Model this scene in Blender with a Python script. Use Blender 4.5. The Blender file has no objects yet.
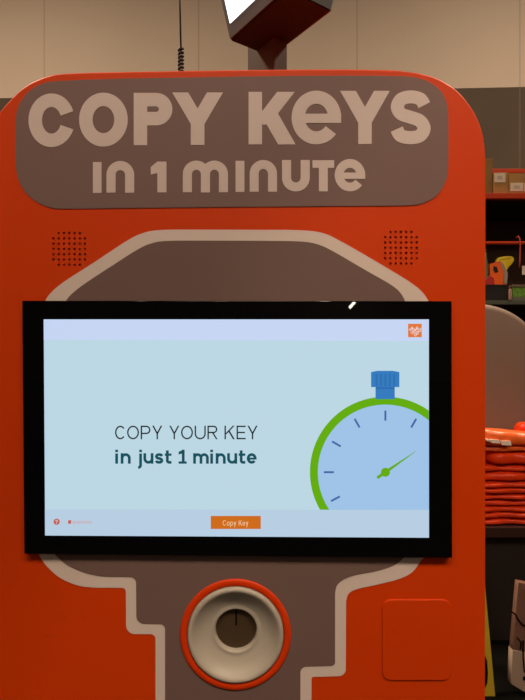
import bpy, bmesh, math, random
from mathutils import Vector, Matrix
from mathutils.geometry import delaunay_2d_cdt
random.seed(4)
SC = bpy.context.scene
COL = SC.collection
PI = math.pi
CAMZ = 1.45
FPX = 525.0
YF = 0.84                      # distance of the kiosk's front face from the lens

# ---------------------------------------------------------------- helpers
def F(px, py, d=YF):           # measurement on a fronto-parallel plane at distance d -> (x, z) metres
    return ((px-262.5)/FPX*d, CAMZ+(350-py)/FPX*d)
def FL(pts, d=YF): return [F(a, b, d) for a, b in pts]

def s2l(c):
    return tuple(((v/255)/12.92 if v/255 <= .04045 else ((v/255+.055)/1.055)**2.4) for v in c)

def mat(name, col, rough=.5, spec=.5, metal=0, emit=None, estr=1, bump=0, bscale=40, var=0, vscale=6, trans=0, coat=0):
    m = bpy.data.materials.new(name); m.use_nodes = True
    nt = m.node_tree; b = nt.nodes['Principled BSDF']
    b.inputs['Base Color'].default_value = (*col, 1)
    b.inputs['Roughness'].default_value = rough
    b.inputs['Specular IOR Level'].default_value = spec
    b.inputs['Metallic'].default_value = metal
    b.inputs['Coat Weight'].default_value = coat
    if emit:
        b.inputs['Emission Color'].default_value = (*emit, 1)
        b.inputs['Emission Strength'].default_value = estr
    tc = nt.nodes.new('ShaderNodeTexCoord')
    if var:
        n = nt.nodes.new('ShaderNodeTexNoise'); n.inputs['Scale'].default_value = vscale; n.inputs['Detail'].default_value = 5
        mx = nt.nodes.new('ShaderNodeMix'); mx.data_type = 'RGBA'
        mx.inputs[6].default_value = (*[c*(1-var) for c in col], 1)
        mx.inputs[7].default_value = (*[min(1, c*(1+var)) for c in col], 1)
        nt.links.new(tc.outputs['Object'], n.inputs['Vector'])
        nt.links.new(n.outputs['Fac'], mx.inputs[0]); nt.links.new(mx.outputs[2], b.inputs['Base Color'])
    if bump:
        n2 = nt.nodes.new('ShaderNodeTexNoise'); n2.inputs['Scale'].default_value = bscale; n2.inputs['Detail'].default_value = 4
        bp = nt.nodes.new('ShaderNodeBump'); bp.inputs['Strength'].default_value = bump; bp.inputs['Distance'].default_value = .01
        nt.links.new(tc.outputs['Object'], n2.inputs['Vector'])
        nt.links.new(n2.outputs['Fac'], bp.inputs['Height']); nt.links.new(bp.outputs['Normal'], b.inputs['Normal'])
    return m

def wpos(o):
    v = Vector((0, 0, 0))
    while o: v += o.location; o = o.parent
    return v
def link(name, me, m, parent=None, loc=None, smooth=False):
    """mesh in world coordinates -> object whose origin is the parent's base (or loc)"""
    o = bpy.data.objects.new(name, me); COL.objects.link(o)
    if m: me.materials.clear(); me.materials.append(m)
    if parent:
        off = wpos(parent); o.parent = parent
    else:
        off = Vector(loc) if loc else Vector((0, 0, 0)); o.location = off
    me.transform(Matrix.Translation(-off))
    if smooth:
        for p in me.polygons: p.use_smooth = True
    return o
def from_bm(name, bm, m, parent=None, loc=None, smooth=False):
    me = bpy.data.meshes.new(name); bm.normal_update(); bm.to_mesh(me); bm.free()
    return link(name, me, m, parent, loc, smooth)
def tag(o, label=None, cat=None, group=None, kind=None):
    if label: o['label'] = label
    if cat: o['category'] = cat
    if group: o['group'] = group
    if kind: o['kind'] = kind
    return o
def empty(name, loc, label, cat, group=None):
    o = bpy.data.objects.new(name, None); COL.objects.link(o); o.location = loc; o.empty_display_size = .05
    return tag(o, label, cat, group)

def area(l): return sum(l[i][0]*l[(i+1) % len(l)][1]-l[(i+1) % len(l)][0]*l[i][1] for i in range(len(l)))/2
def shape_mesh(loops, y0, th, bevel=0, bres=3):
    """2D outline(s) (first is the outer one, others holes) in the x-z plane, front at y0, thickness th towards +y"""
    cu = bpy.data.curves.new('tmp', 'CURVE'); cu.dimensions = '2D'; cu.fill_mode = 'BOTH'
    cu.extrude = max(th/2-bevel, 0); cu.bevel_depth = bevel; cu.bevel_resolution = bres
    cu.offset = -bevel
    for i, l in enumerate(loops):
        l = list(l)
        if (area(l) > 0) == (i > 0): l.reverse()
        sp = cu.splines.new('POLY'); sp.points.add(len(l)-1)
        for p, (x, z) in zip(sp.points, l): p.co = (x, z, 0, 1)
        sp.use_cyclic_u = True
    ob = bpy.data.objects.new('tmp', cu); COL.objects.link(ob)
    dg = bpy.context.evaluated_depsgraph_get()
    me = bpy.data.meshes.new_from_object(ob.evaluated_get(dg))
    bpy.data.objects.remove(ob); bpy.data.curves.remove(cu)
    me.transform(Matrix(((1, 0, 0, 0), (0, 0, -1, y0+th/2), (0, 1, 0, 0), (0, 0, 0, 1))))
    me.materials.clear()
    bm = bmesh.new(); bm.from_mesh(me)
    bmesh.ops.remove_doubles(bm, verts=bm.verts, dist=1e-6)
    bmesh.ops.recalc_face_normals(bm, faces=bm.faces)
    bm.to_mesh(me); bm.free()
    return me
def shape(name, loops, y0, th, m, parent=None, bevel=0, loc=None):
    return link(name, shape_mesh(loops, y0, th, bevel), m, parent, loc)

def rounded(pts, rad, n=8):
    """fillet every corner of a polygon"""
    out = []; N = len(pts)
    for i, p in enumerate(pts):
        r = rad[i] if isinstance(rad, (list, tuple)) else rad
        p = Vector(p); a = Vector(pts[i-1])-p; b = Vector(pts[(i+1) % N])-p
        if r <= 0 or a.length < 1e-9 or b.length < 1e-9: out.append(tuple(p)); continue
        la, lb = a.length, b.length; a.normalize(); b.normalize()
        ang = a.angle(b)
        if ang > 3.1: out.append(tuple(p)); continue
        t = min(r/math.tan(ang/2), la*.49, lb*.49); r2 = t*math.tan(ang/2)
        c = p+(a+b).normalized()*(r2/math.sin(ang/2))
        s = p+a*t-c; e = p+b*t-c
        a0 = math.atan2(s.y, s.x); da = math.atan2(e.y, e.x)-a0
        while da > PI: da -= 2*PI
        while da < -PI: da += 2*PI
        for k in range(n+1):
            q = a0+da*k/n; out.append((c.x+r2*math.cos(q), c.y+r2*math.sin(q)))
    return out
def catmull(pts, n=6, closed=False):
    out = []; N = len(pts)
    rng = range(N if closed else N-1)
    for i in rng:
        g = (lambda k: pts[k % N]) if closed else (lambda k: pts[min(max(k, 0), N-1)])
        p0, p1, p2, p3 = g(i-1), g(i), g(i+1), g(i+2)
        for k in range(n):
            t = k/n
            out.append(tuple(.5*((2*p1[j])+(-p0[j]+p2[j])*t+(2*p0[j]-5*p1[j]+4*p2[j]-p3[j])*t*t+(-p0[j]+3*p1[j]-3*p2[j]+p3[j])*t**3) for j in (0, 1)))
    if not closed: out.append(tuple(pts[-1]))
    return out
def circ(cx, cy, r, n=48): return [(cx+r*math.cos(2*PI*k/n), cy+r*math.sin(2*PI*k/n)) for k in range(n)]
def rect(x0, y0, x1, y1): return [(x0, y0), (x1, y0), (x1, y1), (x0, y1)]
def clip(poly, inside, cross):
    out = []
    for i in range(len(poly)):
        a, b = poly[i], poly[(i+1) % len(poly)]
        if inside(a):
            out.append(a)
            if not inside(b): out.append(cross(a, b))
        elif inside(b): out.append(cross(a, b))
    return out
def clip_max(poly, ax, v):
    def cr(a, b):
        t = (v-a[ax])/(b[ax]-a[ax]); return tuple(a[j]+(b[j]-a[j])*t for j in (0, 1))
    return clip(poly, lambda p: p[ax] <= v, cr)

def add_box(bm, x0, y0, z0, x1, y1, z1, bev=0, rot=None):
    r = bmesh.ops.create_cube(bm, size=1)
    c = Vector(((x0+x1)/2, (y0+y1)/2, (z0+z1)/2))
    bmesh.ops.scale(bm, vec=(x1-x0, y1-y0, z1-z0), verts=r['verts'])
    if bev:
        es = list({e for v in r['verts'] for e in v.link_edges})
        rr = bmesh.ops.bevel(bm, geom=es, offset=bev, segments=2, affect='EDGES', profile=.7)
        vs = list({v for f in rr['faces'] for v in f.verts})
        vs = list({v for f in bm.faces if f in rr['faces'] for v in f.verts} | set(v for v in r['verts'] if v.is_valid))
        r = {'verts': vs}
    if rot: bmesh.ops.rotate(bm, cent=(0, 0, 0), matrix=rot, verts=r['verts'])
    bmesh.ops.translate(bm, vec=c, verts=r['verts'])
def box(name, x0, y0, z0, x1, y1, z1, m, parent=None, bev=0, loc=None, rot=None):
    bm = bmesh.new(); add_box(bm, x0, y0, z0, x1, y1, z1, bev, rot)
    return from_bm(name, bm, m, parent, loc)
def tube(name, pts, r, m, parent=None, loc=None, n=10):
    bm = bmesh.new(); rings = []
    pts = [Vector(p) for p in pts]
    up = None
    for i, p in enumerate(pts):
        t = (pts[min(i+1, len(pts)-1)]-pts[max(i-1, 0)]).normalized()
        if up is None: up = t.orthogonal().normalized()
        up = (up-t*up.dot(t)).normalized(); s = t.cross(up)
        rings.append([bm.verts.new(p+(up*math.cos(2*PI*k/n)+s*math.sin(2*PI*k/n))*r) for k in range(n)])
    for a, b in zip(rings, rings[1:]):
        for k in range(n): bm.faces.new((a[k], a[(k+1) % n], b[(k+1) % n], b[k]))
    bm.faces.new(rings[0]); bm.faces.new(rings[-1])
    bmesh.ops.recalc_face_normals(bm, faces=bm.faces)
    return from_bm(name, bm, m, parent, loc, smooth=True)
def lathe_y(name, prof, cx, cz, m, parent=None, n=96):
    """profile of (r, y) turned about the axis parallel to y through (cx, cz)"""
    bm = bmesh.new(); rings = []
    for r, y in prof:
        if r < 1e-6: rings.append([bm.verts.new((cx, y, cz))]); continue
        rings.append([bm.verts.new((cx+r*math.cos(2*PI*k/n), y, cz+r*math.sin(2*PI*k/n))) for k in range(n)])
    for a, b in zip(rings, rings[1:]):
        for k in range(n):
            if len(b) == 1: bm.faces.new((a[k], a[(k+1) % n], b[0]))
            elif len(a) == 1: bm.faces.new((a[0], b[(k+1) % n], b[k]))
            else: bm.faces.new((a[k], a[(k+1) % n], b[(k+1) % n], b[k]))
    bmesh.ops.recalc_face_normals(bm, faces=bm.faces)
    return from_bm(name, bm, m, parent, smooth=True)

# ---------------------------------------------------------------- stroke lettering
def ribbon(pts, w, closed=False):
    P = [Vector(p) for p in pts]; N = len(P); L = []; R = []
    for i in range(N):
        if closed: a, b = P[i-1], P[(i+1) % N]
        else: a, b = P[max(i-1, 0)], P[min(i+1, N-1)]
        d1 = (P[i]-a); d2 = (b-P[i])
        d1 = d1.normalized() if d1.length > 1e-9 else d2.normalized()
        d2 = d2.normalized() if d2.length > 1e-9 else d1
        t = (d1+d2).normalized(); n = Vector((-t.y, t.x))
        k = min(1/max(abs(n.dot(Vector((-d1.y, d1.x)))), .5), 2)
        L.append(P[i]+n*w/2*k); R.append(P[i]-n*w/2*k)
    q = []
    for i in range(N if closed else N-1):
        j = (i+1) % N
        q.append([tuple(L[i]), tuple(L[j]), tuple(R[j])]); q.append([tuple(L[i]), tuple(R[j]), tuple(R[i])])
    return q
def arc(cx, cy, rx, ry, a0, a1, n=40):
    return [(cx+rx*math.cos(math.radians(a0+(a1-a0)*k/n)), cy-ry*math.sin(math.radians(a0+(a1-a0)*k/n))) for k in range(n+1)]
def para(a, b, w): return [[(a[0]-w/2, a[1]), (a[0]+w/2, a[1]), (b[0]+w/2, b[1]), (b[0]-w/2, b[1])]]
def R_(x0, y0, x1, y1): return [rect(x0, y0, x1, y1)]
def glyph(c, x0, y0, x1, y1, w, v=0):
    """pieces (polygons, y down) of a letter filling the box with stroke weight w"""
    W, H = x1-x0, y1-y0; h = w/2; cx, cy = (x0+x1)/2, (y0+y1)/2
    if c in 'Oo0': return ribbon(arc(cx, cy, W/2-h, H/2-h, 0, 360, 56)[:-1], w, True)
    if c == 'C': 
        rx = W/2-h if w > 5 else W/2*1.02-h
        return ribbon(arc(x0+h+rx, cy, rx, H/2-h, (20 if w > 5 else 40), (340 if w > 5 else 320), 50), w)
    if c == 'P' or c == 'R':
        bh = H*(.62 if c == 'P' else .55); r = (bh-w)/2; xr = x1-h-r if c == 'P' else x1-h-r-W*.03
        p = [(x0+h, y0+h), (xr, y0+h)]+arc(xr, y0+h+r, r, r, 88, -88, 20)+[(xr, y0+h+2*r), (x0+h, y0+h+2*r)]
        q = R_(x0, y0, x0+w, y1)+ribbon(p, w)
        if c == 'R': q += para((x0+W*.5, y0+bh-h), (x1-w*.55, y1), w*1.15)
        return q
    if c == 'Y':
        a = w*1.17; k = .60
        iy = y0+H*k*(cx-x0-a)/(cx-h-x0)
        return [[(x0, y0), (x0+a, y0), (cx, iy), (cx+h, y0+H*k), (cx-h, y0+H*k)],
                [(cx, iy), (x1-a, y0), (x1, y0), (cx+h, y0+H*k)], rect(cx-h, y0+H*k, cx+h, y1)]
    if c == 'K':
        a = w*1.3
        xs = x0+w*.9
        return R_(x0, y0, x0+w, y1)+para((x1-a/2-W*.02, y0), (xs, y0+H*.62), a)+para((x0+W*.42, y0+H*.38), (x1-a/2, y1), a)
    if c == 'E':
        return R_(x0, y0, x0+w, y1)+R_(x0, y0, x1, y0+w)+R_(x0, cy-h, x1-W*.08, cy+h)+R_(x0, y1-w, x1, y1)
    if c == 'e':
        b = w*.85
        return ribbon(arc(cx, cy, W/2-h, H/2-h, 0, 322, 54), w)+R_(x0+w*.7, cy-b*.35, x1, cy+b*.5)
    if c == 'S' or c == 's':
        n = [(1, .2), (.85, .05), (.5, 0), (.16, .06), (.02, .25), (.16, .42), (.5, .5), (.84, .59), (.99, .77), (.84, .95), (.5, 1), (.14, .95), (0, .79)]
        return ribbon(catmull([(x0+h+u*(W-w), y0+h+t*(H-w)) for u, t in n], 5), w)
    if c == 'U' or c == 'u':
        r = (W-w)/2
        q = ribbon([(x0+h, y0)]+arc(cx, y1-h-r, r, r, 180, 360, 24)+[(x1-h, y0)], w)
        if c == 'u' and v: q += R_(x1-w, y0, x1, y1)
        return q
    if c == 'n':
        r = (W-w)/2
        if not v: return ribbon([(x0+h, y1)]+arc(cx, y0+h+r, r, r, 180, 0, 24)+[(x1-h, y1)], w)
        return R_(x0, y0, x0+w, y1)+ribbon(arc(cx, y0+h+r, r, r, 180, 0, 24)+[(x1-h, y1)], w)
    if c == 'm':
        s = (W-w)/2; r = s/2; q = R_(x0, y0 if v else y0+h+r, x0+w, y1)
        for k in (0, 1):
            q += ribbon(arc(x0+h+s*k+r, y0+h+r, r, r, 180, 0, 20)+[(x0+h+s*(k+1), y1)], w)
        return q
    if c == 'I': return R_(x0, y0, x1, y1)
    if c == 'T': return R_(x0, y0, x1, y0+w*.85)+R_(cx-h, y0, cx+h, y1)
    if c == '1':
        if w < 5:
            xs = x0+W*.62
            return R_(xs-h, y0, xs+h, y1)+R_(x0, y1-w*.85, x1+W*.08, y1)+[[(xs, y0), (xs, y0+w*1.3), (x0, y0+w*1.75), (x0, y0+w*.75)]]
        q = R_(x1-w, y0, x1, y1)+[[(x1-w, y0), (x1-w, y0+w*1.25), (x0, y0+w*1.45), (x0, y0+w*.6)]]
        return q
    if c == 'i':     # with dot; box is the full ascender height, x-height from v
        return R_(x0, y0+H*.27, x0+w, y1)+R_(x0, y0, x0+w, y0+w*.9)
    if c == 'h': return glyph('n', x0, y0+H*.27, x1, y1, w)+R_(x0, y0, x0+w, y1)
    if c == 'j':
        return ribbon([(x1-h, y0+H*.27), (x1-h, y1+H*.1)]+arc(x1-h-w*.9, y1+H*.1, w*.9, w*.9, 0, -90, 8), w)+R_(x1-w, y0, x1, y0+w*.9)
    if c == 't':
        return ribbon([(x0+W*.38, y0+H*.05), (x0+W*.38, y1-w*1.1)]+arc(x0+W*.38+w*.6, y1-h-w*.6, w*.6, w*.6, 180, 270, 8)+[(x1, y1-h)], w)+R_(x0, y0+H*.27, x1, y0+H*.27+w*.85)
    if c == 'p': return R_(x0, y0, x0+w, y1+H*.38)+glyph('o', x0, y0, x1, y1, w)
    if c == 'y': return para((x0+w*.6, y0), (cx, y1), w*1.1)+para((x1-w*.6, y0), (x0+W*.3, y1+H*.38), w*1.1)
    if c == '-': return R_(x0, cy-h, x1, cy+h)
    if c == 'H': return R_(x0, y0, x0+w, y1)+R_(x1-w, y0, x1, y1)+R_(x0, cy-h, x1, cy+h)
    if c == 'M': return R_(x0, y0, x0+w, y1)+R_(x1-w, y0, x1, y1)+para((x0+h, y0), (cx, y1-H*.2), w)+para((x1-h, y0), (cx, y1-H*.2), w)
    if c == 'D': return R_(x0, y0, x0+w, y1)+ribbon([(x0, y0+h), (x0+W*.35, y0+h)]+arc(x0+W*.35, cy, W*.65-h, H/2-h, 88, -88, 20)+[(x0, y1-h)], w)
    if c == '?':
        r = W/2-h
        return ribbon(arc(cx, y0+h+r, r, r, 180, -60, 20)+[(cx, y0+H*.7)], w)+R_(cx-h, y1-w, cx+h, y1)
    return []
def text_line(s, adv, x0, x1, y0, y1, w, xh=1.0, gap=.09):
    """lay a line of glyphs between x0 and x1; adv: relative widths"""
    tot = sum(adv[c] for c in s)-gap; k = (x1-x0)/tot; x = x0; q = []
    for c in s:
        a = adv[c]*k
        if c != ' ':
            top = y0 if (c.isupper() or c in '1ijt-?') else y1-(y1-y0)*xh
            q.append(glyph(c, x, top, x+a-gap*k, y1, w, 1))
        x += a
    return q
def letters(name, polys, d, y0, th, m, parent, xf=None):
    """thin solid letters: union of polygons in face measurements at distance d, front at y0"""
    K = 1000.0; bm = bmesh.new()
    groups = polys if isinstance(polys[0][0][0], (tuple, list)) else [polys]
    for grp in groups:
        for eps in (1e-4, 1e-3, 3e-3, 1e-5):
            V = []; Fc = []; tot = 0
            for pl in grp:
                pts = [(x*K, z*K) for x, z in FL([(xf(*p) if xf else p) for p in pl], d)]
                ar = area(pts)
                if abs(ar) < 1e-4: continue
                if ar < 0: pts = pts[::-1]
                tot += abs(ar)
                Fc.append(list(range(len(V), len(V)+len(pts)))); V += [Vector(p) for p in pts]
            vs, es, fs, ov, oe, of = delaunay_2d_cdt(V, [], Fc, 0, eps)
            tris = [f for f, o in zip(fs, of) if len(o)]
            if sum(abs(area([tuple(vs[q]) for q in f])) for f in tris) <= tot*1.01: break
        a = {}; b = {}
        for f in tris:
            for i in f:
                if i not in a:
                    a[i] = bm.verts.new((vs[i].x/K, y0, vs[i].y/K)); b[i] = bm.verts.new((vs[i].x/K, y0+th, vs[i].y/K))
        cnt = {}
        for f in tris:
            bm.faces.new([a[i] for i in f])
            for i in range(3): cnt[(f[i], f[(i+1) % 3])] = 1
        for (p, q) in cnt:
            if (q, p) not in cnt: bm.faces.new((a[q], a[p], b[p], b[q]))
    return from_bm(name, bm, m, parent)

# ---------------------------------------------------------------- materials
M = {}
M['orange'] = mat('kiosk orange paint', (.61, .046, .0012), .45, .18, bump=.02, bscale=900)
M['ring'] = mat('port ring orange', (.66, .040, .002), .4, .2)
M['grey'] = mat('brown grey vinyl', (.185, .112, .104), .55, .2)
M['cream'] = mat('warm white vinyl', (.67, .55, .51), .55, .2)
M['letter'] = mat('white vinyl lettering', (.62, .50, .48), .55, .2)
M['bezel'] = mat('black gloss glass bezel', (.0025, .0025, .003), .015, .15)
M['port'] = mat('cream moulded plastic', (.42, .365, .31), .45, .4)
M['portin'] = mat('dark brass plate', (.060, .036, .018), .5, .4)
M['slot'] = mat('black slot', (.004, .003, .003), .8, .1)
M['pole'] = mat('charcoal metal', (.095, .066, .052), .45, .4)
M['pole2'] = mat('sign housing', (.020, .012, .011), .5, .3)
M['frame'] = mat('silver screen frame', (.12, .135, .15), .4, .5)
M['black'] = mat('black rubber', (.012, .010, .010), .55, .3)
M['scuff'] = mat('adhesive residue', (.50, .045, .003), .6, .2)
def em(n, rgb, k=1): return mat(n, (.01, .01, .01), .35, .12, emit=s2l(rgb), estr=k)
M['s_bg'] = em('screen page', (187, 215, 227))
M['s_head'] = em('screen top bar', (197, 213, 243))
M['s_foot'] = em('screen bottom bar', (183, 206, 226))
M['s_face'] = em('screen dial', (158, 195, 231))
M['s_green'] = em('screen green', (98, 172, 4))
M['s_blue'] = em('screen blue', (48, 122, 190))
M['s_blue2'] = em('screen darker blue', (40, 108, 176))
M['s_tick'] = em('screen tick', (62, 104, 165))
M['s_black'] = em('screen text', (28, 34, 42))
M['s_teal'] = em('screen teal text', (8, 78, 92))
M['s_btn'] = em('screen button', (206, 106, 22))
M['s_btnt'] = em('screen button text', (238, 196, 150))
M['s_logo'] = em('screen emblem orange', (226, 118, 48))
M['s_logot'] = em('screen emblem white', (236, 226, 232))
M['s_red'] = em('screen help red', (200, 92, 72))
M['s_pink'] = em('screen small print', (205, 158, 160))
M['s_white'] = em('bright white screen', (255, 255, 255), 2.2)

# ---------------------------------------------------------------- KIOSK
KX = F(236, 0)[0]
kiosk = empty('key_copying_kiosk', (KX, YF+.25, 0), 'tall orange key copying kiosk with rounded top, COPY KEYS header and wide touch screen', 'kiosk')
zb = 350+CAMZ/YF*FPX        # floor line in face measurements
topo = [(-14, 160), (-11, 138), (-6, 122), (0, 111), (10, 99.5), (21.4, 88.8), (33, 81.4), (47, 76), (62, 73.2), (100, 71.8), (180, 70.4), (262, 69.2), (340, 68.8), (385, 69.4), (404, 70.6), (423, 73.6), (440, 79.2), (457, 90), (470, 105), (479, 121), (484, 138), (486, 158)]
body = catmull(topo, 4)
body = [(-14, zb)]+[(-14, 700), (-14, 400)]+body+[(486, 400), (485.5, 700), (485, zb)]
me = shape_mesh([FL(body)], YF, .5, .003, 3)
body_tmp = link('cabinet', me, M['orange'], kiosk)
# openings: the round port and the drilled speaker holes
cut = bmesh.new()
def cyl_y(bm, cx, cz, r, y0, y1, n):
    a = [bm.verts.new((cx+r*math.cos(2*PI*k/n), y0, cz+r*math.sin(2*PI*k/n))) for k in range(n)]
    b = [bm.verts.new((v.co.x, y1, v.co.z)) for v in a]
    bm.faces.new(a); bm.faces.new(b[::-1])
    for k in range(n): bm.faces.new((a[k], b[k], b[(k+1) % n], a[(k+1) % n]))
PCX, PCZ = F(235.6, 633.8); PS = YF/FPX
cyl_y(cut, PCX, PCZ, 49.6*PS, YF-.02, YF+.07, 96)
for gx, gy in ((69.3, 249), (400.9, 247.8)):
    for i in range(7):
        for j in range(7):
            if i in (0, 6) and j in (0, 6): continue
            x, z = F(gx+(i-3)*5.26, gy+(j-3)*5.26)
            cyl_y(cut, x, z, 1.28*PS, YF-.01, YF+.007, 12)
bmesh.ops.recalc_face_normals(cut, faces=cut.faces)
cme = bpy.data.meshes.new('cut'); cut.to_mesh(cme); cut.free()
cob = bpy.data.objects.new('cut', cme); COL.objects.link(cob)
body_tmp.parent = None; body_tmp.location = kiosk.location
md = body_tmp.modifiers.new('b', 'BOOLEAN'); md.operation = 'DIFFERENCE'; md.object = cob; md.solver = 'EXACT'
bpy.context.view_layer.update()
nm = bpy.data.meshes.new_from_object(body_tmp.evaluated_get(bpy.context.evaluated_depsgraph_get()))
body_tmp.modifiers.clear(); body_tmp.data = nm; body_tmp.parent = kiosk; body_tmp.location = (0, 0, 0)
nm.materials.clear(); nm.materials.append(M['orange'])
bpy.data.objects.remove(cob)

# header panel with lettering
hp = catmull([(16, 165), (16, 120), (20, 104), (30, 91), (44, 83.6), (62, 81.2), (120, 79), (200, 77.6), (262, 76.6), (340, 76), (395, 76.4), (415, 78), (430, 83), (441, 92), (446.5, 104), (448, 120), (448, 165), (446, 180), (438, 194), (426, 202), (408, 205.5), (340, 206.2), (200, 207.4), (70, 208.8), (50, 207.4), (34, 200), (22, 187)], 5, True)
head = shape('header_panel', [FL(hp)], YF-.0012, .0014, M['grey'], kiosk); tag(head, 'grey-brown header panel with pale lettering')
def L(*g): letters('letter', glyph(*g), YF, YF-.0018, .0008, M['letter'], head)
L('C', 29, 94, 75, 147.5, 13.4)
L('O', 79.5, 93.2, 128, 147, 13.4)
L('P', 134, 93.4, 172.5, 145.6, 13.4)
L('Y', 172.5, 93, 223, 145.4, 13.6)
L('K', 248.6, 92.4, 295.5, 144.8, 13.4)
L('e', 291.6, 91.2, 341, 144.8, 13)
L('Y', 340, 91.4, 389.5, 144.4, 13.4)
L('S', 390, 91, 430.5, 144.6, 13)

L('I', 93.3, 162.4, 101.8, 193.2, 9)
L('n', 106.8, 161.4, 134.4, 193, 9)
L('1', 151, 162, 166.6, 192.6, 9)
L('m', 183, 161, 228, 192.6, 9)
L('I', 235.6, 161.2, 244.4, 192.2, 9)
L('n', 249.7, 160.4, 277, 192, 9)
L('U', 282, 160.4, 309.6, 191.8, 9)
L('T', 312.4, 160.6, 334, 191.6, 8.8)
L('e', 334.6, 159.4, 365, 191.6, 8.6)


# cream outline and grey panel behind the monitor
outer = catmull([(44, 304), (50, 294), (64, 282), (95, 262), (126, 241.5), (142, 233.6), (160, 230.2), (200, 229.8), (262, 230), (300, 230.4), (322, 233), (340, 241), (375, 261), (408, 281), (422, 292), (430, 304)], 5) \
    + [(431, 420), (430, 552)] + catmull([(421, 560), (412, 572), (398, 579), (376, 584.6), (356.4, 589), (348.5, 593.5), (346, 601)], 5) \
    + rounded([(346, 640), (345.6, 675.6), (311.5, 676.6), (311, 760)], [0, 7, 2, 0])[1:] + [(311, 900), (155.6, 900)] \
    + rounded([(155.6, 760), (155.6, 633.8), (126.2, 633.8), (126, 587.6), (118, 587.6)], [0, 5, 9, 6, 0])[1:-1] \
    + catmull([(112, 587.4), (92, 587.2), (76, 584.6), (60, 577.4), (47, 566), (38, 553)], 5) + [(38, 420)]
inner = catmull([(64, 305), (70, 296), (84, 284.5), (112, 266), (138, 249.5), (152, 243.4), (168, 241), (210, 240.8), (262, 241), (300, 241.6), (318, 244.6), (334, 252), (365, 270), (391, 285), (401, 294), (407, 306)], 5) \
    + [(408, 420), (408, 552)] + catmull([(401, 560), (392, 566), (376, 571), (356, 574.8), (344, 579), (337, 585), (335, 593)], 5) \
    + rounded([(335, 630), (335, 665.4), (300.4, 666.4), (300.2, 760)], [0, 4, 6, 0])[1:] + [(300.2, 900), (165.4, 900)] \
    + rounded([(165.4, 760), (165.2, 624), (136.6, 623.6), (136.2, 576.8), (120, 576.8)], [0, 5, 8, 6, 0])[1:-1] \
    + catmull([(110, 576.6), (98, 575.6), (82, 571.6), (66, 564), (54, 553)], 5) + [(54, 420)]
hole = circ(235.6, 633.8, 52, 96)
bd = shape('border_band', [FL(outer), FL(hole)], YF-.0009, .001, M['cream'], kiosk); tag(bd, 'pale cream stripe outlining the grey panel')
pn = shape('front_graphic', [FL(inner), FL(hole)], YF-.0014, .001, mat('darker grey vinyl', (.168, .103, .094), .55, .15), kiosk); tag(pn, 'grey-brown panel behind the screen and around the round port')

# round port
S = PS*.978
lathe_y('port_ring', [(49.8*S, YF+.006), (49.8*S, YF-.0035), (50.3*S, YF-.0042), (55.6*S, YF-.0042), (56.6*S, YF-.003), (56.8*S, YF+.0002)], PCX, PCZ, M['ring'], kiosk)
prof = [(49.4*S, YF+.008), (49.2*S, YF-.003), (48.4*S, YF-.0062), (46.6*S, YF-.0078), (44.6*S, YF-.007), (42.8*S, YF-.0045), (40.5*S, YF-.0005), (37*S, YF+.0045), (33*S, YF+.0075), (29*S, YF+.0095), (27*S, YF+.0104), (25*S, YF+.0104), (23.2*S, YF+.0096), (22*S, YF+.0105), (21.4*S, YF+.0125), (21.2*S, YF+.016), (21*S, YF+.022)]
port = lathe_y('key_port', prof, PCX, PCZ, M['port'], kiosk); tag(port, 'cream funnel-shaped round key port')
link('port_plate', shape_mesh([circ(PCX, PCZ, 21.4*S, 48)], YF+.0185, .0035), M['portin'], port)
box('key_slot', PCX-.0014, YF+.0178, PCZ+.004, PCX+.0014, YF+.0195, PCZ+.0325, M['slot'], port, .0003)
# raised square cover to the right, residue marks to the left
cv = shape('access_cover', [FL(rounded([(382, 599), (451, 599), (451, 680), (382, 680)], 9))], YF-.0022, .004, M['orange'], kiosk, .0015)
for rs_ in (ribbon(arc(61, 616, 4, 3.6, 0, 360, 24)[:-1], .7, True), R_(41, 635.8, 55, 636.8), R_(77, 613, 84, 613.6)+R_(83, 613, 83.8, 620)): letters('residue_mark', rs_, YF, YF-.0002, .0003, M['scuff'], kiosk)

# monitor
DM = YF-.012
mon = shape('monitor', [FL([(21.8, 300.6), (452, 301), (452.4, 558), (24, 554)], DM)], DM, .0125, M['bezel'], kiosk, .0018); tag(mon, 'wide black glossy touch screen monitor')
D = DM
def scr(name, poly, lay, m): return shape(name, [FL(poly, D)], D-.0003-.00022*lay, .00022, M[m], mon)
X0, X1 = 44, 428.6
scr('display', [(43.8, 319.4), (428.8, 319.4), (428.9, 537.6), (45.2, 535.4)], 0, 's_bg')
scr('screen_top_bar', [(43.8, 319.4), (428.8, 319.4), (428.8, 341), (43.9, 339.8)], 1, 's_head')
scr('screen_bottom_bar', [(45, 509.2), (428.9, 509.8), (428.9, 537.6), (45.2, 535.4)], 1, 's_foot')
def cl(p): return clip_max(clip_max(p, 0, 428.7), 1, 509.7)
hx, hy = 385.2, 472
scr('stopwatch_rim', cl(circ(hx, hy, 75.3, 120)), 1, 's_green')
scr('stopwatch_face', cl(circ(hx, hy, 67.4, 120)), 2, 's_face')
scr('stopwatch_crown', [(371, 372), (377, 370.8), (393, 370.8), (399.2, 372), (399.2, 387), (394.6, 387), (394.6, 399), (375.4, 399), (375.4, 387), (371, 387)], 3, 's_blue')
letters('crown_ribs', [rect(x, 374, x+1.6, 386) for x in (375.5, 380, 384.4, 388.8, 393.2)]+[rect(375.6, 387, 394.4, 389)], D, D-.0014, .0002, M['s_blue2'], mon)
for a in (0, 30, -30, -60, -90, -118):
    s, c = math.sin(math.radians(a)), math.cos(math.radians(a))
    letters('stopwatch_tick', ribbon([(hx+51.5*s, hy-51.5*c), (hx+61.5*s, hy-61.5*c)], 2), D, D-.0014, .0002, M['s_tick'], mon)
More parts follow.
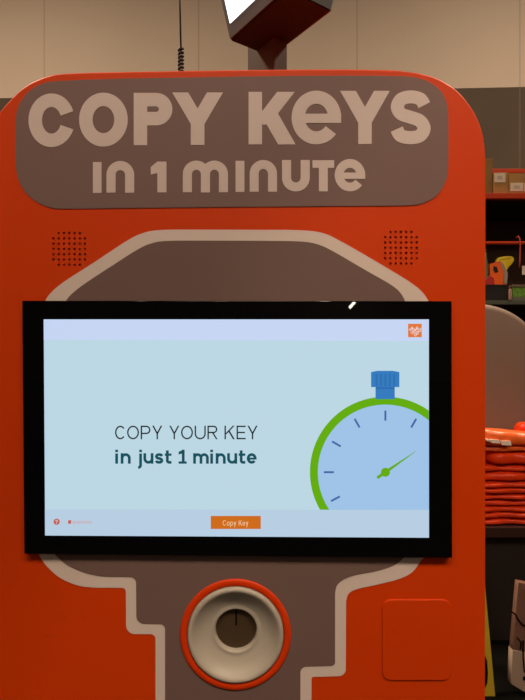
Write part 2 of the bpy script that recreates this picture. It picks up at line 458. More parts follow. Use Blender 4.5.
hv = Vector((415.5-hx, 451-hy)).normalized(); hn = Vector((-hv.y, hv.x)); hc = Vector((hx, hy))
hand = [hc-hv*10+hn*1.5, hc-hv*10-hn*1.5, hc-hn*1.6, hc+hv*37-hn*.15, hc+hv*37+hn*.15, hc+hn*1.6]
letters('stopwatch_hand', [[tuple(p) for p in hand], circ(hx, hy, 4.5, 24)], D, D-.0016, .0002, M['s_green'], mon)
adv = {'C': .63, 'O': .71, 'P': .60, 'Y': .62, ' ': .27, 'U': .67, 'R': .62, 'K': .63, 'E': .57}
letters('heading_text', text_line('COPY YOUR KEY', adv, 115.2, 257.6, 425.6, 439.2, 1.4), D, D-.0009, .0002, M['s_black'], mon)
adv = {'i': .28, 'n': .59, 'j': .29, 'u': .59, 's': .51, 't': .42, '1': .46, ' ': .29, 'm': .88, 'e': .58}
q = text_line('in just 1 minute', adv, 115.4, 256.6, 449.6, 463.6, 2.75, .75, .075)
letters('subheading_text', q, D, D-.0009, .0002, M['s_teal'], mon)
scr('copy_button', [(210.8, 515.8), (260.8, 515.8), (260.8, 528.8), (210.8, 528.8)], 2, 's_btn')
adv = {'C': .66, 'o': .56, 'p': .56, 'y': .5, ' ': .3, 'K': .62, 'e': .54, '-': .4}
letters('button_text', text_line('Copy Key', adv, 222.8, 248.4, 520, 525.4, .6, .74), D, D-.0014, .0002, M['s_btnt'], mon)
scr('emblem', rounded([(408, 323.8), (421.6, 323.8), (421.6, 337.2), (408, 337.2)], .3), 2, 's_logo')
adv2 = {'T': .6, 'H': .7, 'E': .6, 'O': .7, 'M': .8, 'D': .7, 'P': .6}
lg = []
for tx, a, b, y in (('THE', -4.2, .8, -4.9), ('HOME', -4.6, 4.6, -1.6), ('DEPOT', -3.6, 6.4, 1.9)):
    lg += text_line(tx, adv2, a, b, y, y+2.9, .42)
ca, sa = math.cos(math.radians(-42)), math.sin(math.radians(-42))
letters('emblem_lettering', lg, D, D-.0014, .0002, M['s_logot'], mon, xf=lambda x, y: (414.8+x*ca-y*sa, 330.5+x*sa+y*ca))
scr('help_icon', circ(56.8, 521.6, 3.1, 24), 2, 's_red')
letters('help_mark', glyph('?', 55.6, 519.6, 58, 523.6, .7), D, D-.0014, .0002, M['s_foot'], mon)
advp = {'p': .6, 'o': .6, 'w': .8, 'e': .6, 'r': .4, 'd': .6, 'n': .6, 'u': .6, 's': .5, ' ': .4, 't': .4}
scr('small_print_mark', [(68.4, 520.2), (71.4, 520), (71.2, 523.6), (68.2, 523.6)], 2, 's_red')
letters('small_print', text_line('opuensnoenu', advp, 72.4, 92, 520, 523.4, .35, .8), D, D-.0012, .0002, M['s_pink'], mon)

# ---------------------------------------------------------------- sign on its post, on top of the kiosk
TOPZ = F(0, 69)[1]
a = math.radians(35.5)
u = Vector((-math.sin(a), math.cos(a), 0)); v = Vector((math.cos(a), math.sin(a), 0))
K0 = Vector((.0252, 1.15, 0)); ZB = 2.135
sign = empty('raised_display_sign', (K0.x, K0.y+.03, TOPZ), 'two-sided bright display sign on a short dark post above the kiosk', 'sign')
bm = bmesh.new()
def prism(bm, base, z0, top, z1):
    A = [bm.verts.new((p.x, p.y, z0)) for p in base]; B = [bm.verts.new((p.x, p.y, z1)) for p in top]
    n = len(A); bm.faces.new(A[::-1]); bm.faces.new(B)
    for i in range(n): bm.faces.new((A[i], A[(i+1) % n], B[(i+1) % n], B[i]))
    bmesh.ops.recalc_face_normals(bm, faces=bm.faces)
pb = [K0, K0+v*.037, K0+v*.037+u*.104, K0+u*.104]
prism(bm, pb, TOPZ, pb, ZB+.055); bmesh.ops.bevel(bm, geom=bm.edges[:], offset=.0015, segments=1, affect='EDGES')
from_bm('post', bm, M['pole'], sign)
A0 = Vector((-.0700, 1.164, 0)); W_, L_ = .109, .205; HH = .34; fl = math.tan(math.radians(15))*HH
G = [A0, A0-u*L_, A0-u*L_+v*W_, A0+v*W_]
T = [A0-v*fl+u*.01, A0-u*(L_+.01)-v*fl, A0-u*(L_+.012)+v*(W_+fl), A0+v*(W_+fl)+u*.01]
bm = bmesh.new(); prism(bm, G, ZB, T, ZB+HH); bmesh.ops.bevel(bm, geom=bm.edges[:], offset=.002, segments=2, affect='EDGES')
hs = from_bm('housing', bm, M['pole2'], sign)
def face_quad(P, i0, i1, j0, j1, off, nrm):   # bilinear on the slanted face
    def q(s, t):
        lo = P[0].lerp(P[1], s); hi = P[3].lerp(P[2], s); return lo.lerp(hi, t)+nrm*off
    return [q(i0, j0), q(i1, j0), q(i1, j1), q(i0, j1)]
for side in (0, 1):
    if side == 0: P = [Vector((G[0].x, G[0].y, ZB)), Vector((G[1].x, G[1].y, ZB)), Vector((T[1].x, T[1].y, ZB+HH)), Vector((T[0].x, T[0].y, ZB+HH))]
    else: P = [Vector((G[2].x, G[2].y, ZB)), Vector((G[3].x, G[3].y, ZB)), Vector((T[3].x, T[3].y, ZB+HH)), Vector((T[2].x, T[2].y, ZB+HH))]
    nr = (P[1]-P[0]).cross(P[3]-P[0]).normalized()
    if nr.dot(v)*(1 if side else -1) < 0: nr = -nr
    def slab(name, i0, i1, j0, j1, o0, o1, m, par):
        bm = bmesh.new(); a_ = [bm.verts.new(p) for p in face_quad(P, i0, i1, j0, j1, o0, nr)]; b_ = [bm.verts.new(p) for p in face_quad(P, i0, i1, j0, j1, o1, nr)]
        bm.faces.new(a_); bm.faces.new(b_[::-1])
        for i in range(4): bm.faces.new((a_[i], a_[(i+1) % 4], b_[(i+1) % 4], b_[i]))
        bmesh.ops.recalc_face_normals(bm, faces=bm.faces); return from_bm(name, bm, m, par)
    fr = slab('screen_frame', 0.01, .99, .01, .99, -.001, .003, M['frame'], sign)
    slab('lit_screen', .075, .925, .085, .93, .0025, .0045, M['s_white'], fr)

# ---------------------------------------------------------------- hanging coiled cable
cx_, cy_ = (181-262.5)/FPX*1.24, 1.24
zc = CAMZ+(350-50)/FPX*1.24
zt = F(0, 70.6)[1]
cab = empty('power_cable', (cx_, cy_, zt), 'thin black cable hanging from the ceiling with a coiled lower end left of the post', 'cable')
tube('straight_cable', [(cx_, cy_, zc-.006), (cx_-.003, cy_, zc+.13), (cx_-.006, cy_, zc+1), (cx_-.008, cy_, 8.99)], .0021, M['black'], cab)
pts = []
n = 30
for k in range(n*10+1):
    t = k/10*2*PI; pts.append((cx_+.0050*math.cos(t), cy_+.0050*math.sin(t), zt+.0025+(zc-zt)*k/(n*10)))
tube('coiled_cable', pts, .0030, M['black'], cab, n=6)

# ---------------------------------------------------------------- room
def wallmat():
    m = mat('painted wall panels', (.40, .32, .22), .7, .2); nt = m.node_tree; b = nt.nodes['Principled BSDF']
    tc = nt.nodes.new('ShaderNodeTexCoord'); sp = nt.nodes.new('ShaderNodeSeparateXYZ'); nt.links.new(tc.outputs['Object'], sp.inputs[0])
    def math_(op, a, bb, c=None):
        n = nt.nodes.new('ShaderNodeMath'); n.operation = op
        for i, q in enumerate((a, bb, c)):
            if q is None: continue
            if isinstance(q, (int, float)): n.inputs[i].default_value = q
            else: nt.links.new(q, n.inputs[i])
        return n.outputs[0]
    def mix(f, a, bb):
        n = nt.nodes.new('ShaderNodeMix'); n.data_type = 'RGBA'; nt.links.new(f, n.inputs[0])
        for i, q in ((6, a), (7, bb)):
            if isinstance(q, tuple): n.inputs[i].default_value = (*q, 1)
            else: nt.links.new(q, n.inputs[i])
        return n.outputs[2]
    up = math_('GREATER_THAN', sp.outputs['Z'], 5.457)
    c = mix(up, (.050, .030, .019), (.45, .355, .285))
    xm = math_('MODULO', math_('ADD', sp.outputs['X'], 98.4-1.45), 2.46)
    seam = math_('LESS_THAN', xm, .022)
    zm = math_('LESS_THAN', math_('ABSOLUTE', math_('SUBTRACT', sp.outputs['Z'], 6.2), 0), .012)
    ns = nt.nodes.new('ShaderNodeTexNoise'); ns.inputs['Scale'].default_value = 1.2; ns.inputs['Detail'].default_value = 6
    nt.links.new(tc.outputs['Object'], ns.inputs['Vector'])
    dk = mix(math_('MULTIPLY', ns.outputs['Fac'], .16), c, (.2, .15, .1))
    nt.links.new(mix(math_('MULTIPLY', seam, .35), dk, (.16, .12, .085)), b.inputs['Base Color'])
    return m
WM = wallmat()
plain = mat('far wall paint', (.30, .24, .18), .8, .1, var=.1, vscale=.6)
XL, XR, YB, YN, ZC = -10, 12, 8.17, -22, 9
def struct(o): return tag(o, kind='structure')
sl = -(8.35-8.0)/8.0
bm = bmesh.new()
yl, yr = 8.17+sl*XL-.0, 8.17+sl*XR
bp = [Vector((XL, yl, 0)), Vector((XR, yr, 0)), Vector((XR, yr+.2, 0)), Vector((XL, yl+.2, 0))]
prism(bm, bp, 0, bp, ZC); struct(from_bm('wall_back', bm, WM))
struct(box('wall_left', XL-.2, YN, 0, XL, 8.7, ZC, plain))
struct(box('wall_right', XR, YN, 0, XR+.2, 8.7, ZC, plain))
struct(box('wall_front', XL-.2, YN-.2, 0, XR+.2, YN, ZC, plain))
struct(box('floor', XL-.2, YN-.2, -.2, XR+.2, 8.9, 0, mat('polished concrete floor', (.005, .0045, .004), .9, 0, var=.2, vscale=2)))
struct(box('ceiling', XL-.2, YN-.2, ZC, XR+.2, 8.9, ZC+.2, mat('ceiling deck', (.35, .30, .25), .8, .1)))

# ---------------------------------------------------------------- goods to the right of the kiosk
def PX(px, d): return (px-262.5)/FPX*d
def PZ(py, d): return CAMZ+(350-py)/FPX*d
redm = mat('rack orange-red enamel', (.44, .032, .002), .5, .2)
dark = mat('dark steel panel', (.020, .014, .012), .7, .2)
brown = mat('dark brown board', (.08, .045, .033), .8, .1)
shelfm = mat('greenish grey shelf edge', (.07, .075, .055), .6, .3)
card = mat('cardboard', (.36, .19, .065), .8, .1, var=.12, vscale=20)
card2 = mat('darker cardboard', (.24, .13, .04), .8, .1, var=.12, vscale=20)
lab = mat('white paper label', (.62, .50, .40), .7, .2)
prt = mat('grey label print', (.45, .36, .30), .8, .1)

RD = 3.3
z1 = PZ(193.4, RD); z1b = PZ(199, RD); z2 = PZ(300.5, RD); z2b = PZ(304.5, RD)
xa, xb = .95, 3.0
rack = empty('storage_rack', ((xa+xb)/2, RD+.3, 0), 'orange-red metal storage rack with dark back, standing behind the kiosk', 'shelf')
for x in (xa, xb-.05):
    for y in (RD+.005, RD+.55):
        box('upright', x, y, 0, x+.05, y+.05, z1b, redm, rack, .003)
box('top_beam', xa, RD-.01, z1b, xb, RD+.03, z1, redm, rack, .003)
box('rear_beam', xa, RD+.57, PZ(173, RD+.57), xb, RD+.61, PZ(168.6, RD+.57), redm, rack, .003)
for x in (xa, xb-.05): box('beam_bracket', x, RD+.575, z1b-.01, x+.05, RD+.605, PZ(172, RD+.57), redm, rack)
box('shelf_board', xa, RD+.03, z1b+.006, xb, RD+.60, z1-.002, dark, rack)
box('lower_shelf', xa, RD-.004, z2b, xb, RD+.60, z2, shelfm, rack, .002)
box('back_panel', xa, RD+.60, .02, xb, RD+.615, z1-.002, brown, rack)
box('side_panel', xa-.012, RD, .02, xa-.001, RD+.60, z1b, brown, rack)
DR = RD+.02
zr = PZ(243, DR)
tube('cross_rail', [(xa+.02, DR, zr), (xb-.02, DR, zr)], .011, redm, rack)
xh = PX(517.5, DR)
hk = [(xh-.014, DR-.010, PZ(238.5, DR)), (xh-.006, DR-.018, PZ(236.8, DR)), (xh+.004, DR-.02, PZ(239, DR)), (xh+.008, DR-.02, PZ(245, DR)), (xh+.006, DR-.018, PZ(262, DR)), (xh+.004, DR-.018, PZ(268, DR))]
def tagm(o, *a): return tag(o, *a)
tagm(tube('rail_hook', hk, .004, mat('red hook plastic', (.5, .05, .03), .4, .5), None, (xh, DR, PZ(245, DR))), 'thin red hook hanging over the rack cross rail', 'hook')

def carton(name, px0, px1, pyt, pyb, d, dep, m, label, marks, turn=0):
    x0, x1 = PX(px0, d), PX(px1, d); zb_ = pyb; zt_ = PZ(pyt, d)
    r = empty(name, ((x0+x1)/2, d+dep/2, zb_), label, 'box', 'cartons on the rack top')
    box('carton', x0, d, zb_, x1, d+dep, zt_, m, r, .003)
    box('packing_tape', (x0+x1)/2-.02, d-.0012, zt_-.03, (x0+x1)/2+.02, d+dep+.0012, zt_+.0012, mat('tan tape', (.33, .2, .09), .3, .5), r)
    for (a_, b_, c_, e_) in marks:
        l = box('label', PX(a_, d), d-.003, PZ(e_, d), PX(c_, d), d-.0005, PZ(b_, d), lab, r)
        w = PX(c_, d)-PX(a_, d); h = PZ(b_, d)-PZ(e_, d)
        box('print', PX(a_, d)+w*.25, d-.0036, PZ(e_, d)+h*.3, PX(c_, d)-w*.28, d-.0028, PZ(b_, d)-h*.3, prt, l)
    return r
zsh = z1
carton('tall_carton', 470, 492.6, 158.5, zsh, RD+.03, .30, card2, 'taller brown cardboard carton right beside the kiosk edge on the rack top', [])
carton('cardboard_carton', 494, 508.4, 172.6, zsh, RD+.02, .28, card, 'small brown carton with one square white label high on its front', [(494.4, 173.2, 505.2, 182.4)])
carton('cardboard_carton', 509, 545, 173.4, zsh, RD+.015, .30, card, 'wider brown carton with two white labels low on its front at the photo edge', [(510.4, 183, 523, 191.2), (524, 183, 536, 191.6)])

# lower shelf goods
d = RD+.01; zs = z2
binm = mat('black plastic bin', (.012, .009, .009), .5, .3)
bx0, bx1 = PX(484, d), PX(507, d); bt = PZ(284.5, d)
b_ = empty('black_bin', ((bx0+bx1)/2, d+.07, zs), 'small black open bin on the lower rack shelf', 'bin')
bm = bmesh.new()
add_box(bm, bx0, d, zs, bx1, d+.14, zs+.004)
for q in ((bx0, d, bx1, d+.004), (bx0, d+.136, bx1, d+.14), (bx0, d+.004, bx0+.004, d+.136), (bx1-.004, d+.004, bx1, d+.136)):
    add_box(bm, q[0], q[1], zs+.004, q[2], q[3], bt)
from_bm('bin_body', bm, binm, b_)
box('bin_rim', bx0-.003, d-.004, bt-.008, bx1+.003, d-.0002, bt, binm, b_, .001)
# orange carton sticking out of the bin
def poly_solid(name, pts, d0, th, m, parent=None, loc=None, bevel=.002):
    return shape(name, [FL(pts, d0)], d0, th, m, parent, bevel, loc)
d2 = d+.02
oc = empty('orange_packet', (PX(499, d2), d2+.02, zs+.006), 'tilted orange packet with a dark mark standing in the black bin', 'packet')
poly_solid('packet_body', [(490, 264), (500, 260.5), (504.4, 268), (506.6, 284), (505.6, 297), (492.6, 297)], d2, .045, mat('orange carton print', (.90, .13, .012), .4, .4), oc)
poly_solid('packet_edge', [(500.2, 261), (503, 262.8), (508, 273), (507.2, 283.6), (503.6, 283.6), (504, 272)], d2-.004, .02, mat('pale packet edge', (.34, .27, .22), .6, .3), oc)
poly_solid('dark_mark', [(493.6, 266), (497, 267), (498.4, 272), (495.4, 273), (493.4, 270)], d2-.002, .004, binm, oc, bevel=.0005)
d3 = d2+.055
yl_ = empty('yellow_packet', (PX(504, d3), d3+.01, zs+.006), 'bright yellow rounded packet poking up behind the orange packet', 'packet')
poly_solid('packet_body', catmull([(496, 262), (499, 257.5), (505, 256), (511.6, 256), (514.6, 259), (513, 263), (507.6, 269.5), (505, 280), (504, 297), (498, 297), (497, 275)], 4, True), d3, .03, mat('yellow plastic', (.90, .66, .015), .35, .5, bump=.3, bscale=60), yl_, bevel=.008)
poly_solid('packet_seam', [(499, 259.4), (511, 258), (511.2, 258.8), (499.2, 260.4)], d3-.0006, .003, mat('yellow seam', (.55, .36, .01), .5, .3), yl_, bevel=0)
d4 = d2+.005
gb = empty('squeeze_bottle', (PX(486.4, d4), d4+.02, zs+.006), 'pale greenish bottle in the black bin half hidden by the kiosk', 'bottle')
def lathe_z(name, prof, cx, cy, z0, m, parent, n=24):
    bm = bmesh.new(); rings = []
    for r, z in prof: rings.append([bm.verts.new((cx+r*math.cos(2*PI*k/n), cy+r*math.sin(2*PI*k/n), z0+z)) for k in range(n)])
    for a_, b2 in zip(rings, rings[1:]):
        for k in range(n): bm.faces.new((a_[k], a_[(k+1) % n], b2[(k+1) % n], b2[k]))
    bm.faces.new(rings[0][::-1]); bm.faces.new(rings[-1]); bmesh.ops.recalc_face_normals(bm, faces=bm.faces)
    return from_bm(name, bm, m, parent, smooth=True)
ht = PZ(252, d4)-zs-.006
lathe_z('bottle_body', [(.018, 0), (.019, .01), (.0195, ht*.6), (.018, ht*.75), (.010, ht*.9), (.008, ht)], PX(486.4, d4), d4+.02, zs+.006, mat('cloudy green plastic', (.16, .17, .09), .4, .4), gb)
lathe_z('bottle_cap', [(.009, ht), (.009, ht+.018), (.005, ht+.024)], PX(486.4, d4), d4+.02, zs+.006, mat('grey green cap', (.12, .13, .08), .5, .3), gb)
# red packets low in the bin
rp = poly_solid('red_packet', [(485, 281), (490, 275), (494, 278), (496, 297), (486, 297)], d2-.013, .009, mat('red print', (.45, .02, .02), .4, .4), None, (PX(490, d2), d2-.01, zs+.006)); tag(rp, 'small red packet at the front left of the black bin', 'packet')
# green tray + pale jar
dt = RD+.02
gt = empty('green_packet', (PX(519, dt), dt+.05, zs), 'clear-lidded box showing bright green contents on the lower rack shelf', 'box')
box('box_base', PX(512, dt), dt, zs, PX(534, dt), dt+.09, PZ(297, dt), mat('dull clear plastic', (.12, .12, .08), .3, .5), gt, .003)
gm = mat('leafy green print', (.13, .27, .03), .5, .3, var=.7, vscale=60, bump=.6, bscale=50)
box('box_contents', PX(512.8, dt), dt+.004, PZ(297, dt), PX(533.4, dt), dt+.086, PZ(286.8, dt), gm, gt, .006)
box('box_lid', PX(511.6, dt), dt-.002, PZ(287, dt), PX(534.4, dt), dt+.092, PZ(284.6, dt), mat('brown lid', (.14, .10, .06), .5, .3), gt, .002)
pj = empty('pale_jar', (PX(510.2, dt), dt+.0, zs), 'narrow pinkish jar between the black bin and the green box', 'jar')
hj = PZ(287, dt)-zs
lathe_z('jar_body', [(.0085, 0), (.010, .006), (.010, hj*.75), (.007, hj*.85)], PX(510, dt-.02), dt-.02, zs, mat('pink paper jar', (.36, .20, .16), .5, .3, var=.4, vscale=50), pj)
lathe_z('jar_lid', [(.0085, hj*.85), (.0085, hj), (.006, hj+.002)], PX(510, dt-.02), dt-.02, zs, mat('dark red lid', (.10, .02, .02), .4, .4), pj)
pt = box('price_card', PX(520.6, RD+.01), DR-.03, PZ(275, RD), PX(528, RD+.01), DR-.0285, PZ(266, RD), lab, None, 0, (PX(524, RD), DR-.03, PZ(270, RD)))
tag(pt, 'small beige price card clipped below the rack cross rail', 'price card')
tube('card_clip', [(PX(524, DR), DR-.028, PZ(266.5, DR)), (PX(524, DR), DR-.018, PZ(245, DR)), (PX(524, DR), DR-.0115, PZ(242.5, DR))], .0015, binm, pt)

# table with the orange stack
TD = 2.60; TZ = PZ(525.5, TD)
tx0, tx1 = .62, 2.10
tb = empty('display_table', ((tx0+tx1)/2, TD+.3, 0), 'dark display table with a black front panel carrying the orange fabric stack', 'table')
box('table_top', tx0, TD-.03, TZ-.05, tx1, TD+.64, TZ, mat('dark red-brown top edge', (.035, .012, .010), .5, .3), tb, .004)
box('front_panel', tx0+.03, TD+.02, .002, tx1-.03, TD+.04, TZ-.05, dark, tb)
for x in (tx0+.03, tx1-.09):
    for y in (TD+.05, TD+.52): box('leg', x, y, 0, x+.05, y+.05, TZ-.05, dark, tb, .003)
om = mat('orange woven fabric', (.76, .045, .003), .38, .45, bump=.35, bscale=26, var=.12, vscale=9)
om_sheen = mat('orange fabric sheen tone', (.85, .13, .022), .35, .5, bump=.3, bscale=22, var=.15, vscale=8)  # paler copy of the bag orange: fold highlights and sheen put into the colour
wh = mat('white print', (.85, .72, .60), .5, .3)
def folded(x0, x1, y0, y1, z0, z1, m, label, tilt=0, amp=.003, seed=0, flaps=2, name='folded_bag', grp='folded orange bags in the stack', top=None):
    """soft folded cloth: rounded fold along the front, a slight ripple along its length"""
    nx, ns = 36, 22; bm = bmesh.new(); rings = []
    rr = random.Random(seed); ph = [rr.random()*6 for _ in range(5)]
    H = z1-z0; Dp = y1-y0
    for i in range(nx+1):
        s = i/nx; x = x0+(x1-x0)*s
        e = min(1, math.sin(PI*min(max(s, .004), .996))*6)**.5
        ring = []
        for k in range(ns):
            t = 2*PI*k/ns
            cy, cz = math.cos(t), math.sin(t)
            yy = (abs(cy)**.35)*(1 if cy > 0 else -1); zz = (abs(cz)**.7)*(1 if cz > 0 else -1)
            ridge = amp*math.sin(9*s*PI*.7+ph[0])*.5+amp*.6*math.sin(23*s+ph[1])
            fy = ridge*2.2 if yy < 0 else 0
            crease = -.006*math.exp(-(zz/.12)**2) if (flaps == 2 and yy < 0) else 0
            dz = amp*.5*(math.sin(7*s+ph[2])+.5*math.sin(17*s+ph[3])) if zz > 0 else 0
            sag = tilt*(s-.35)
            zt2 = (z0+z1)/2+zz*H/2*(.35+.65*e)+(dz+sag if zz > -.2 else 0)
            if top: zt2 += top(s)*(1 if zz > 0 else 0)
            ring.append(bm.verts.new((x, (y0+y1)/2+yy*Dp/2*(.9+.1*e)+fy-crease, max(zt2, z0))))
        rings.append(ring)
    for a_, b2 in zip(rings, rings[1:]):
        for k in range(ns): bm.faces.new((a_[k], a_[(k+1) % ns], b2[(k+1) % ns], b2[k]))
    bm.faces.new(rings[0]); bm.faces.new(rings[-1]); bmesh.ops.recalc_face_normals(bm, faces=bm.faces)
    o = from_bm(name, bm, m, None, ((x0+x1)/2, (y0+y1)/2, z0), smooth=True)
    return tag(o, label, 'bag', grp)
ys = [525.5, 519, 513, 507, 500.5, 494.5, 488.5, 482.5, 473, 466.5, 453, 446.5]
names = ['lowest folded orange bag, lying directly on the table', 'second folded orange bag from the bottom of the stack', 'third folded orange bag from the bottom of the stack',
         'fourth folded orange bag from the bottom of the stack', 'fifth folded orange bag from the bottom of the stack', 'sixth folded orange bag from the bottom of the stack', 'seventh folded orange bag from the bottom of the stack',
         'thicker folded orange bag under a lighter pleat, mid stack', 'folded orange bag just above the thick one in the stack', 'fat rolled orange bag in the upper part of the stack', 'folded orange bag directly beneath the printed top bag']
for i in range(11):
    zz0, zz1 = PZ(ys[i], TD), PZ(ys[i+1], TD)
    jx = random.uniform(-.01, .01)
    folded(1.142 if i == 9 else .95+jx, 1.62+jx*2, TD+random.uniform(-.004, .006)+(.012 if i > 7 else 0), TD+.33, zz0+.0003, zz1-.002, om_sheen if i == 10 else om, names[i], 0, .0035 if i < 7 else .004, i)
ztb = PZ(446.5, TD)
Hn = PZ(431, TD)-ztb
tp = folded(.95, 1.62, TD-.004, TD+.13, ztb, ztb+Hn, om_sheen, 'top orange bag of the stack with pale sheen put into its colour and white printed letters', 0, .005, 33, 0, top=lambda s: .016*math.exp(-((s-.2)/.06)**2)-.05*max(0, s-.28))
# white printing on its front: blocks of a word running off behind the kiosk
bm = bmesh.new()
for (a_, b_, c_, e_) in ((478, 438, 482.6, 441.5), (484, 438.4, 488, 441), (489, 438.8, 497.6, 443), (499, 440, 509, 445), ):
    p = [(a_, b_), (c_, b_+.5), (c_+1, e_), (a_+1.4, e_-.6)]
    vs = []
    for yy_ in (TD-.0175, TD+.004):
        vs.append([bm.verts.new((PX(x, TD), yy_, PZ(y, TD))) for x, y in p])
    bm.faces.new(vs[0]); bm.faces.new(vs[1][::-1])
    for i in range(4): bm.faces.new((vs[0][i], vs[0][(i+1) % 4], vs[1][(i+1) % 4], vs[1][i]))
bmesh.ops.recalc_face_normals(bm, faces=bm.faces)
from_bm('printed_letters', bm, wh, tp)
folded(PX(520.5, TD+.14), 1.72, TD+.14, TD+.22, ztb+.0, PZ(424, TD+.14), om, 'separate orange bag bunched up at the right end of the stack top', 0, .006, 51, 2, grp='folded orange bags in the stack', name='folded_bag')

# rounded beige panel behind the stack
PD = 3.0; pcx, ph_, pa = 1.158, .573, .502
zc0 = 1.722-ph_
out = []
for k in range(41):
    t = PI*k/40; c, s = math.cos(t), math.sin(t)
    out.append((pcx+pa*abs(c)**(2/2.5)*(1 if c > 0 else -1), zc0+ph_*s**(2/2.5)))
out += [(pcx-pa, TZ), (pcx+pa, TZ)]
pm = mat('smooth taupe upholstery', (.20, .135, .105), .6, .3, bump=.05, bscale=30)
pw = empty('rounded_panel', (pcx, PD+.05, TZ), 'large smooth beige-grey panel with rounded top behind the orange stack', 'panel')
o = shape('panel_body', [out], PD, .12, pm, pw, .035)
for p in o.data.polygons: p.use_smooth = True
o.data.materials[0] = pm
box('base_strip', pcx-pa-.01, PD-.01, TZ, pcx+pa+.01, PD+.13, TZ+.02, dark, pw, .003)

# yellow folding floor sign by the kiosk's right edge
SD = 2.324
ym = mat('yellow sign plastic', (.42, .29, .015), .45, .4, var=.1, vscale=10)
fs = empty('floor_sign', (.84, SD, 0), 'yellow folding floor sign whose slanted edge shows beside the kiosk', 'sign')
def leaf(ylow, yhigh):
    bm = bmesh.new()
    zt2 = .66; xw0, xw1 = .134, .118; xc = .84
    p = [(xc-xw0, ylow, .0), (xc+xw0, ylow, .0), (xc+xw1, yhigh, zt2), (xc-xw1, yhigh, zt2)]
    a_ = [bm.verts.new(q) for q in p]; b2 = [bm.verts.new((q[0], q[1]+.012, q[2])) for q in p]
    bm.faces.new(a_); bm.faces.new(b2[::-1])
    for i in range(4): bm.faces.new((a_[i], a_[(i+1) % 4], b2[(i+1) % 4], b2[i]))
    bmesh.ops.recalc_face_normals(bm, faces=bm.faces)
    bmesh.ops.bevel(bm, geom=bm.edges[:], offset=.003, segments=2, affect='EDGES')
    return from_bm('sign_board', bm, ym, fs)
lf = leaf(SD-.13, SD-.012); leaf(SD+.13, SD+.012)
xc = .84
box('hinge', xc-.118, SD-.014, .655, xc+.118, SD+.026, .675, ym, fs, .004)
letters('black_stripe', [[(484.6, 655), (486.6, 660), (487.4, 672), (486.8, 682), (484, 688)]], SD-.13, SD-.136, .004, M['slot'], lf)

# package standing on the floor in front of the table
HD = 2.20
pkb = mat('pinkish clear wrap', (.17, .085, .06), .4, .3, var=.6, vscale=14)
pkw = mat('off white card', (.36, .27, .21), .6, .2, var=.08, vscale=10)
hp_ = empty('standing_package', (PX(524, HD), HD+.05, 0), 'pale printed package standing on the floor before the dark table', 'package')
poly_solid('package_wrap', [(518, 582), (540, 586), (540, 662), (511.8, 656), (513, 640)], HD, .03, pkb, hp_, bevel=.004)
poly_solid('package_card', [(512.4, 650), (540, 655), (540, 696), (530, 695.6), (511, 684)], HD-.003, .036, pkw, hp_, bevel=.003)
for q in (ribbon([(510.6, 611), (515, 614), (519, 621), (523, 625), (530, 627)], 1.4), ribbon([(517, 637), (521, 642), (520, 649)], 1), ribbon([(523, 640), (522.6, 656), (524, 672)], 1.4), R_(522.5, 676, 530, 680)):
    letters('dark_mark', q, HD, HD-.0045, .005, M['slot'], hp_)

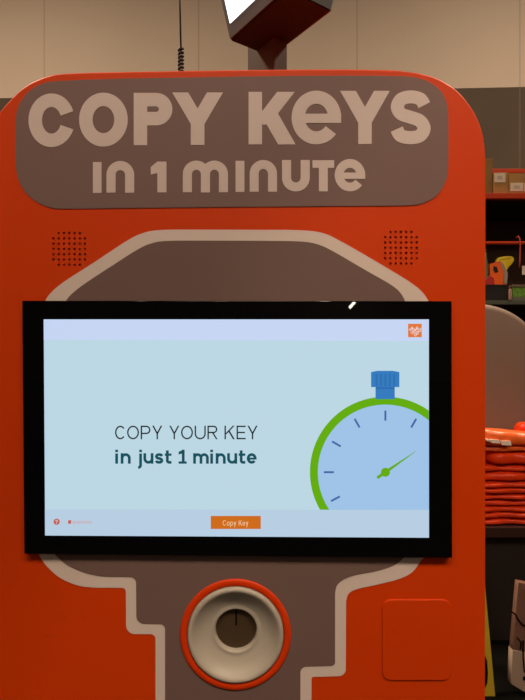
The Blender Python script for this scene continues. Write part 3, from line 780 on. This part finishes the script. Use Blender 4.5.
# ---------------------------------------------------------------- light
warm = (1, .80, .58)
lampm = mat('lamp diffuser', (.8, .8, .8), .5, .2, emit=(1, .8, .6), estr=6)
whm = mat('lamp housing', (.5, .5, .5), .5, .3)
def area_light(name, loc, sx, sy, power, col=warm, aim=None):
    l = bpy.data.lights.new(name, 'AREA'); l.shape = 'RECTANGLE'; l.size = sx; l.size_y = sy; l.energy = power; l.color = col
    o = bpy.data.objects.new(name, l); COL.objects.link(o); o.location = loc
    if aim: o.rotation_euler = (Vector(aim)-Vector(loc)).to_track_quat('-Z', 'Y').to_euler()
    return o
lab_l = {(-4.6, 3): 'ceiling strip light at the left near the back wall', (4.6, 3): 'ceiling strip light at the right near the back wall', (-4, -4): 'ceiling strip light at the left behind the camera',
         (4.5, -4): 'ceiling strip light at the right behind the camera', (0, -12): 'ceiling strip light far behind the camera'}
for (x, y), lb in lab_l.items():
    f = empty('ceiling_light', (x, y, 8.2), lb, 'light', 'high warehouse ceiling lights')
    box('housing', x-.2, y-.9, 8.14, x+.2, y+.9, 8.22, whm, f, .01)
    for dx in (-.8, .8): tube('suspension_rod', [(x, y+dx, 8.22), (x, y+dx, 8.995)], .006, whm, f)
    box('diffuser', x-.17, y-.87, 8.12, x+.17, y+.87, 8.141, lampm, f)
    area_light('lamp_light', (x, y, 8.10), .34, 1.74, {(-4.6, 3): 760, (4.6, 3): 660, (-4, -4): 170, (4.5, -4): 330, (0, -12): 215}[(x, y)])
# added pendant, out of view, hung close so the kiosk front darkens downwards
f = empty('added_pendant', (.4, -1.0, 8.995), 'added unseen pendant strip light that grades the kiosk front', 'light')
box('housing', -.8, -1.4, 3.9, 1.6, -.6, 3.96, whm, f, .01)
for dx in (-.6, 1.4): tube('suspension_rod', [(dx, -1, 3.96), (dx, -1, 8.995)], .006, whm, f)
box('diffuser', -.77, -1.37, 3.885, 1.57, -.63, 3.901, lampm, f)
area_light("lamp_light", (.3, -1.0, 3.88), 2.3, .72, 48)
# small bright lamp far behind the camera, mirrored in the bezel
gy = -20; gd = DM*2-gy
gx_, gz_ = (352-262.5)/FPX*gd, CAMZ+(350-305)/FPX*gd
f = empty('spot_lamp', (gx_, gy, gz_), 'small bright tilted tube lamp on a bracket at the far end of the hall', 'light')
bm = bmesh.new(); add_box(bm, gx_-.16, gy, gz_-.05, gx_+.16, gy+.04, gz_+.05, 0, Matrix.Rotation(math.radians(-48), 4, 'Y'))
from_bm('lamp_tube', bm, mat('glaring tube', (.8, .8, .8), .5, .2, emit=(1, .86, .66), estr=150), f)
tube('bracket', [(gx_, gy, gz_), (gx_, YN+.001, gz_)], .02, whm, f)

w = bpy.data.worlds.new('world'); SC.world = w; w.use_nodes = True
w.node_tree.nodes['Background'].inputs[0].default_value = (1, .8, .6, 1); w.node_tree.nodes['Background'].inputs[1].default_value = .1

# ---------------------------------------------------------------- camera
c = bpy.data.cameras.new('camera'); c.sensor_fit = 'HORIZONTAL'; c.sensor_width = 36; c.lens = 36*FPX/525
c.clip_start = .02; c.clip_end = 100
co = bpy.data.objects.new('camera', c); COL.objects.link(co); co.location = (0, 0, CAMZ); co.rotation_euler = (PI/2, 0, 0)
SC.camera = co
SC.view_settings.view_transform = 'Standard'; SC.view_settings.look = 'None'
SC.view_settings.exposure = 0; SC.view_settings.gamma = 1; SC.view_settings.use_curve_mapping = False
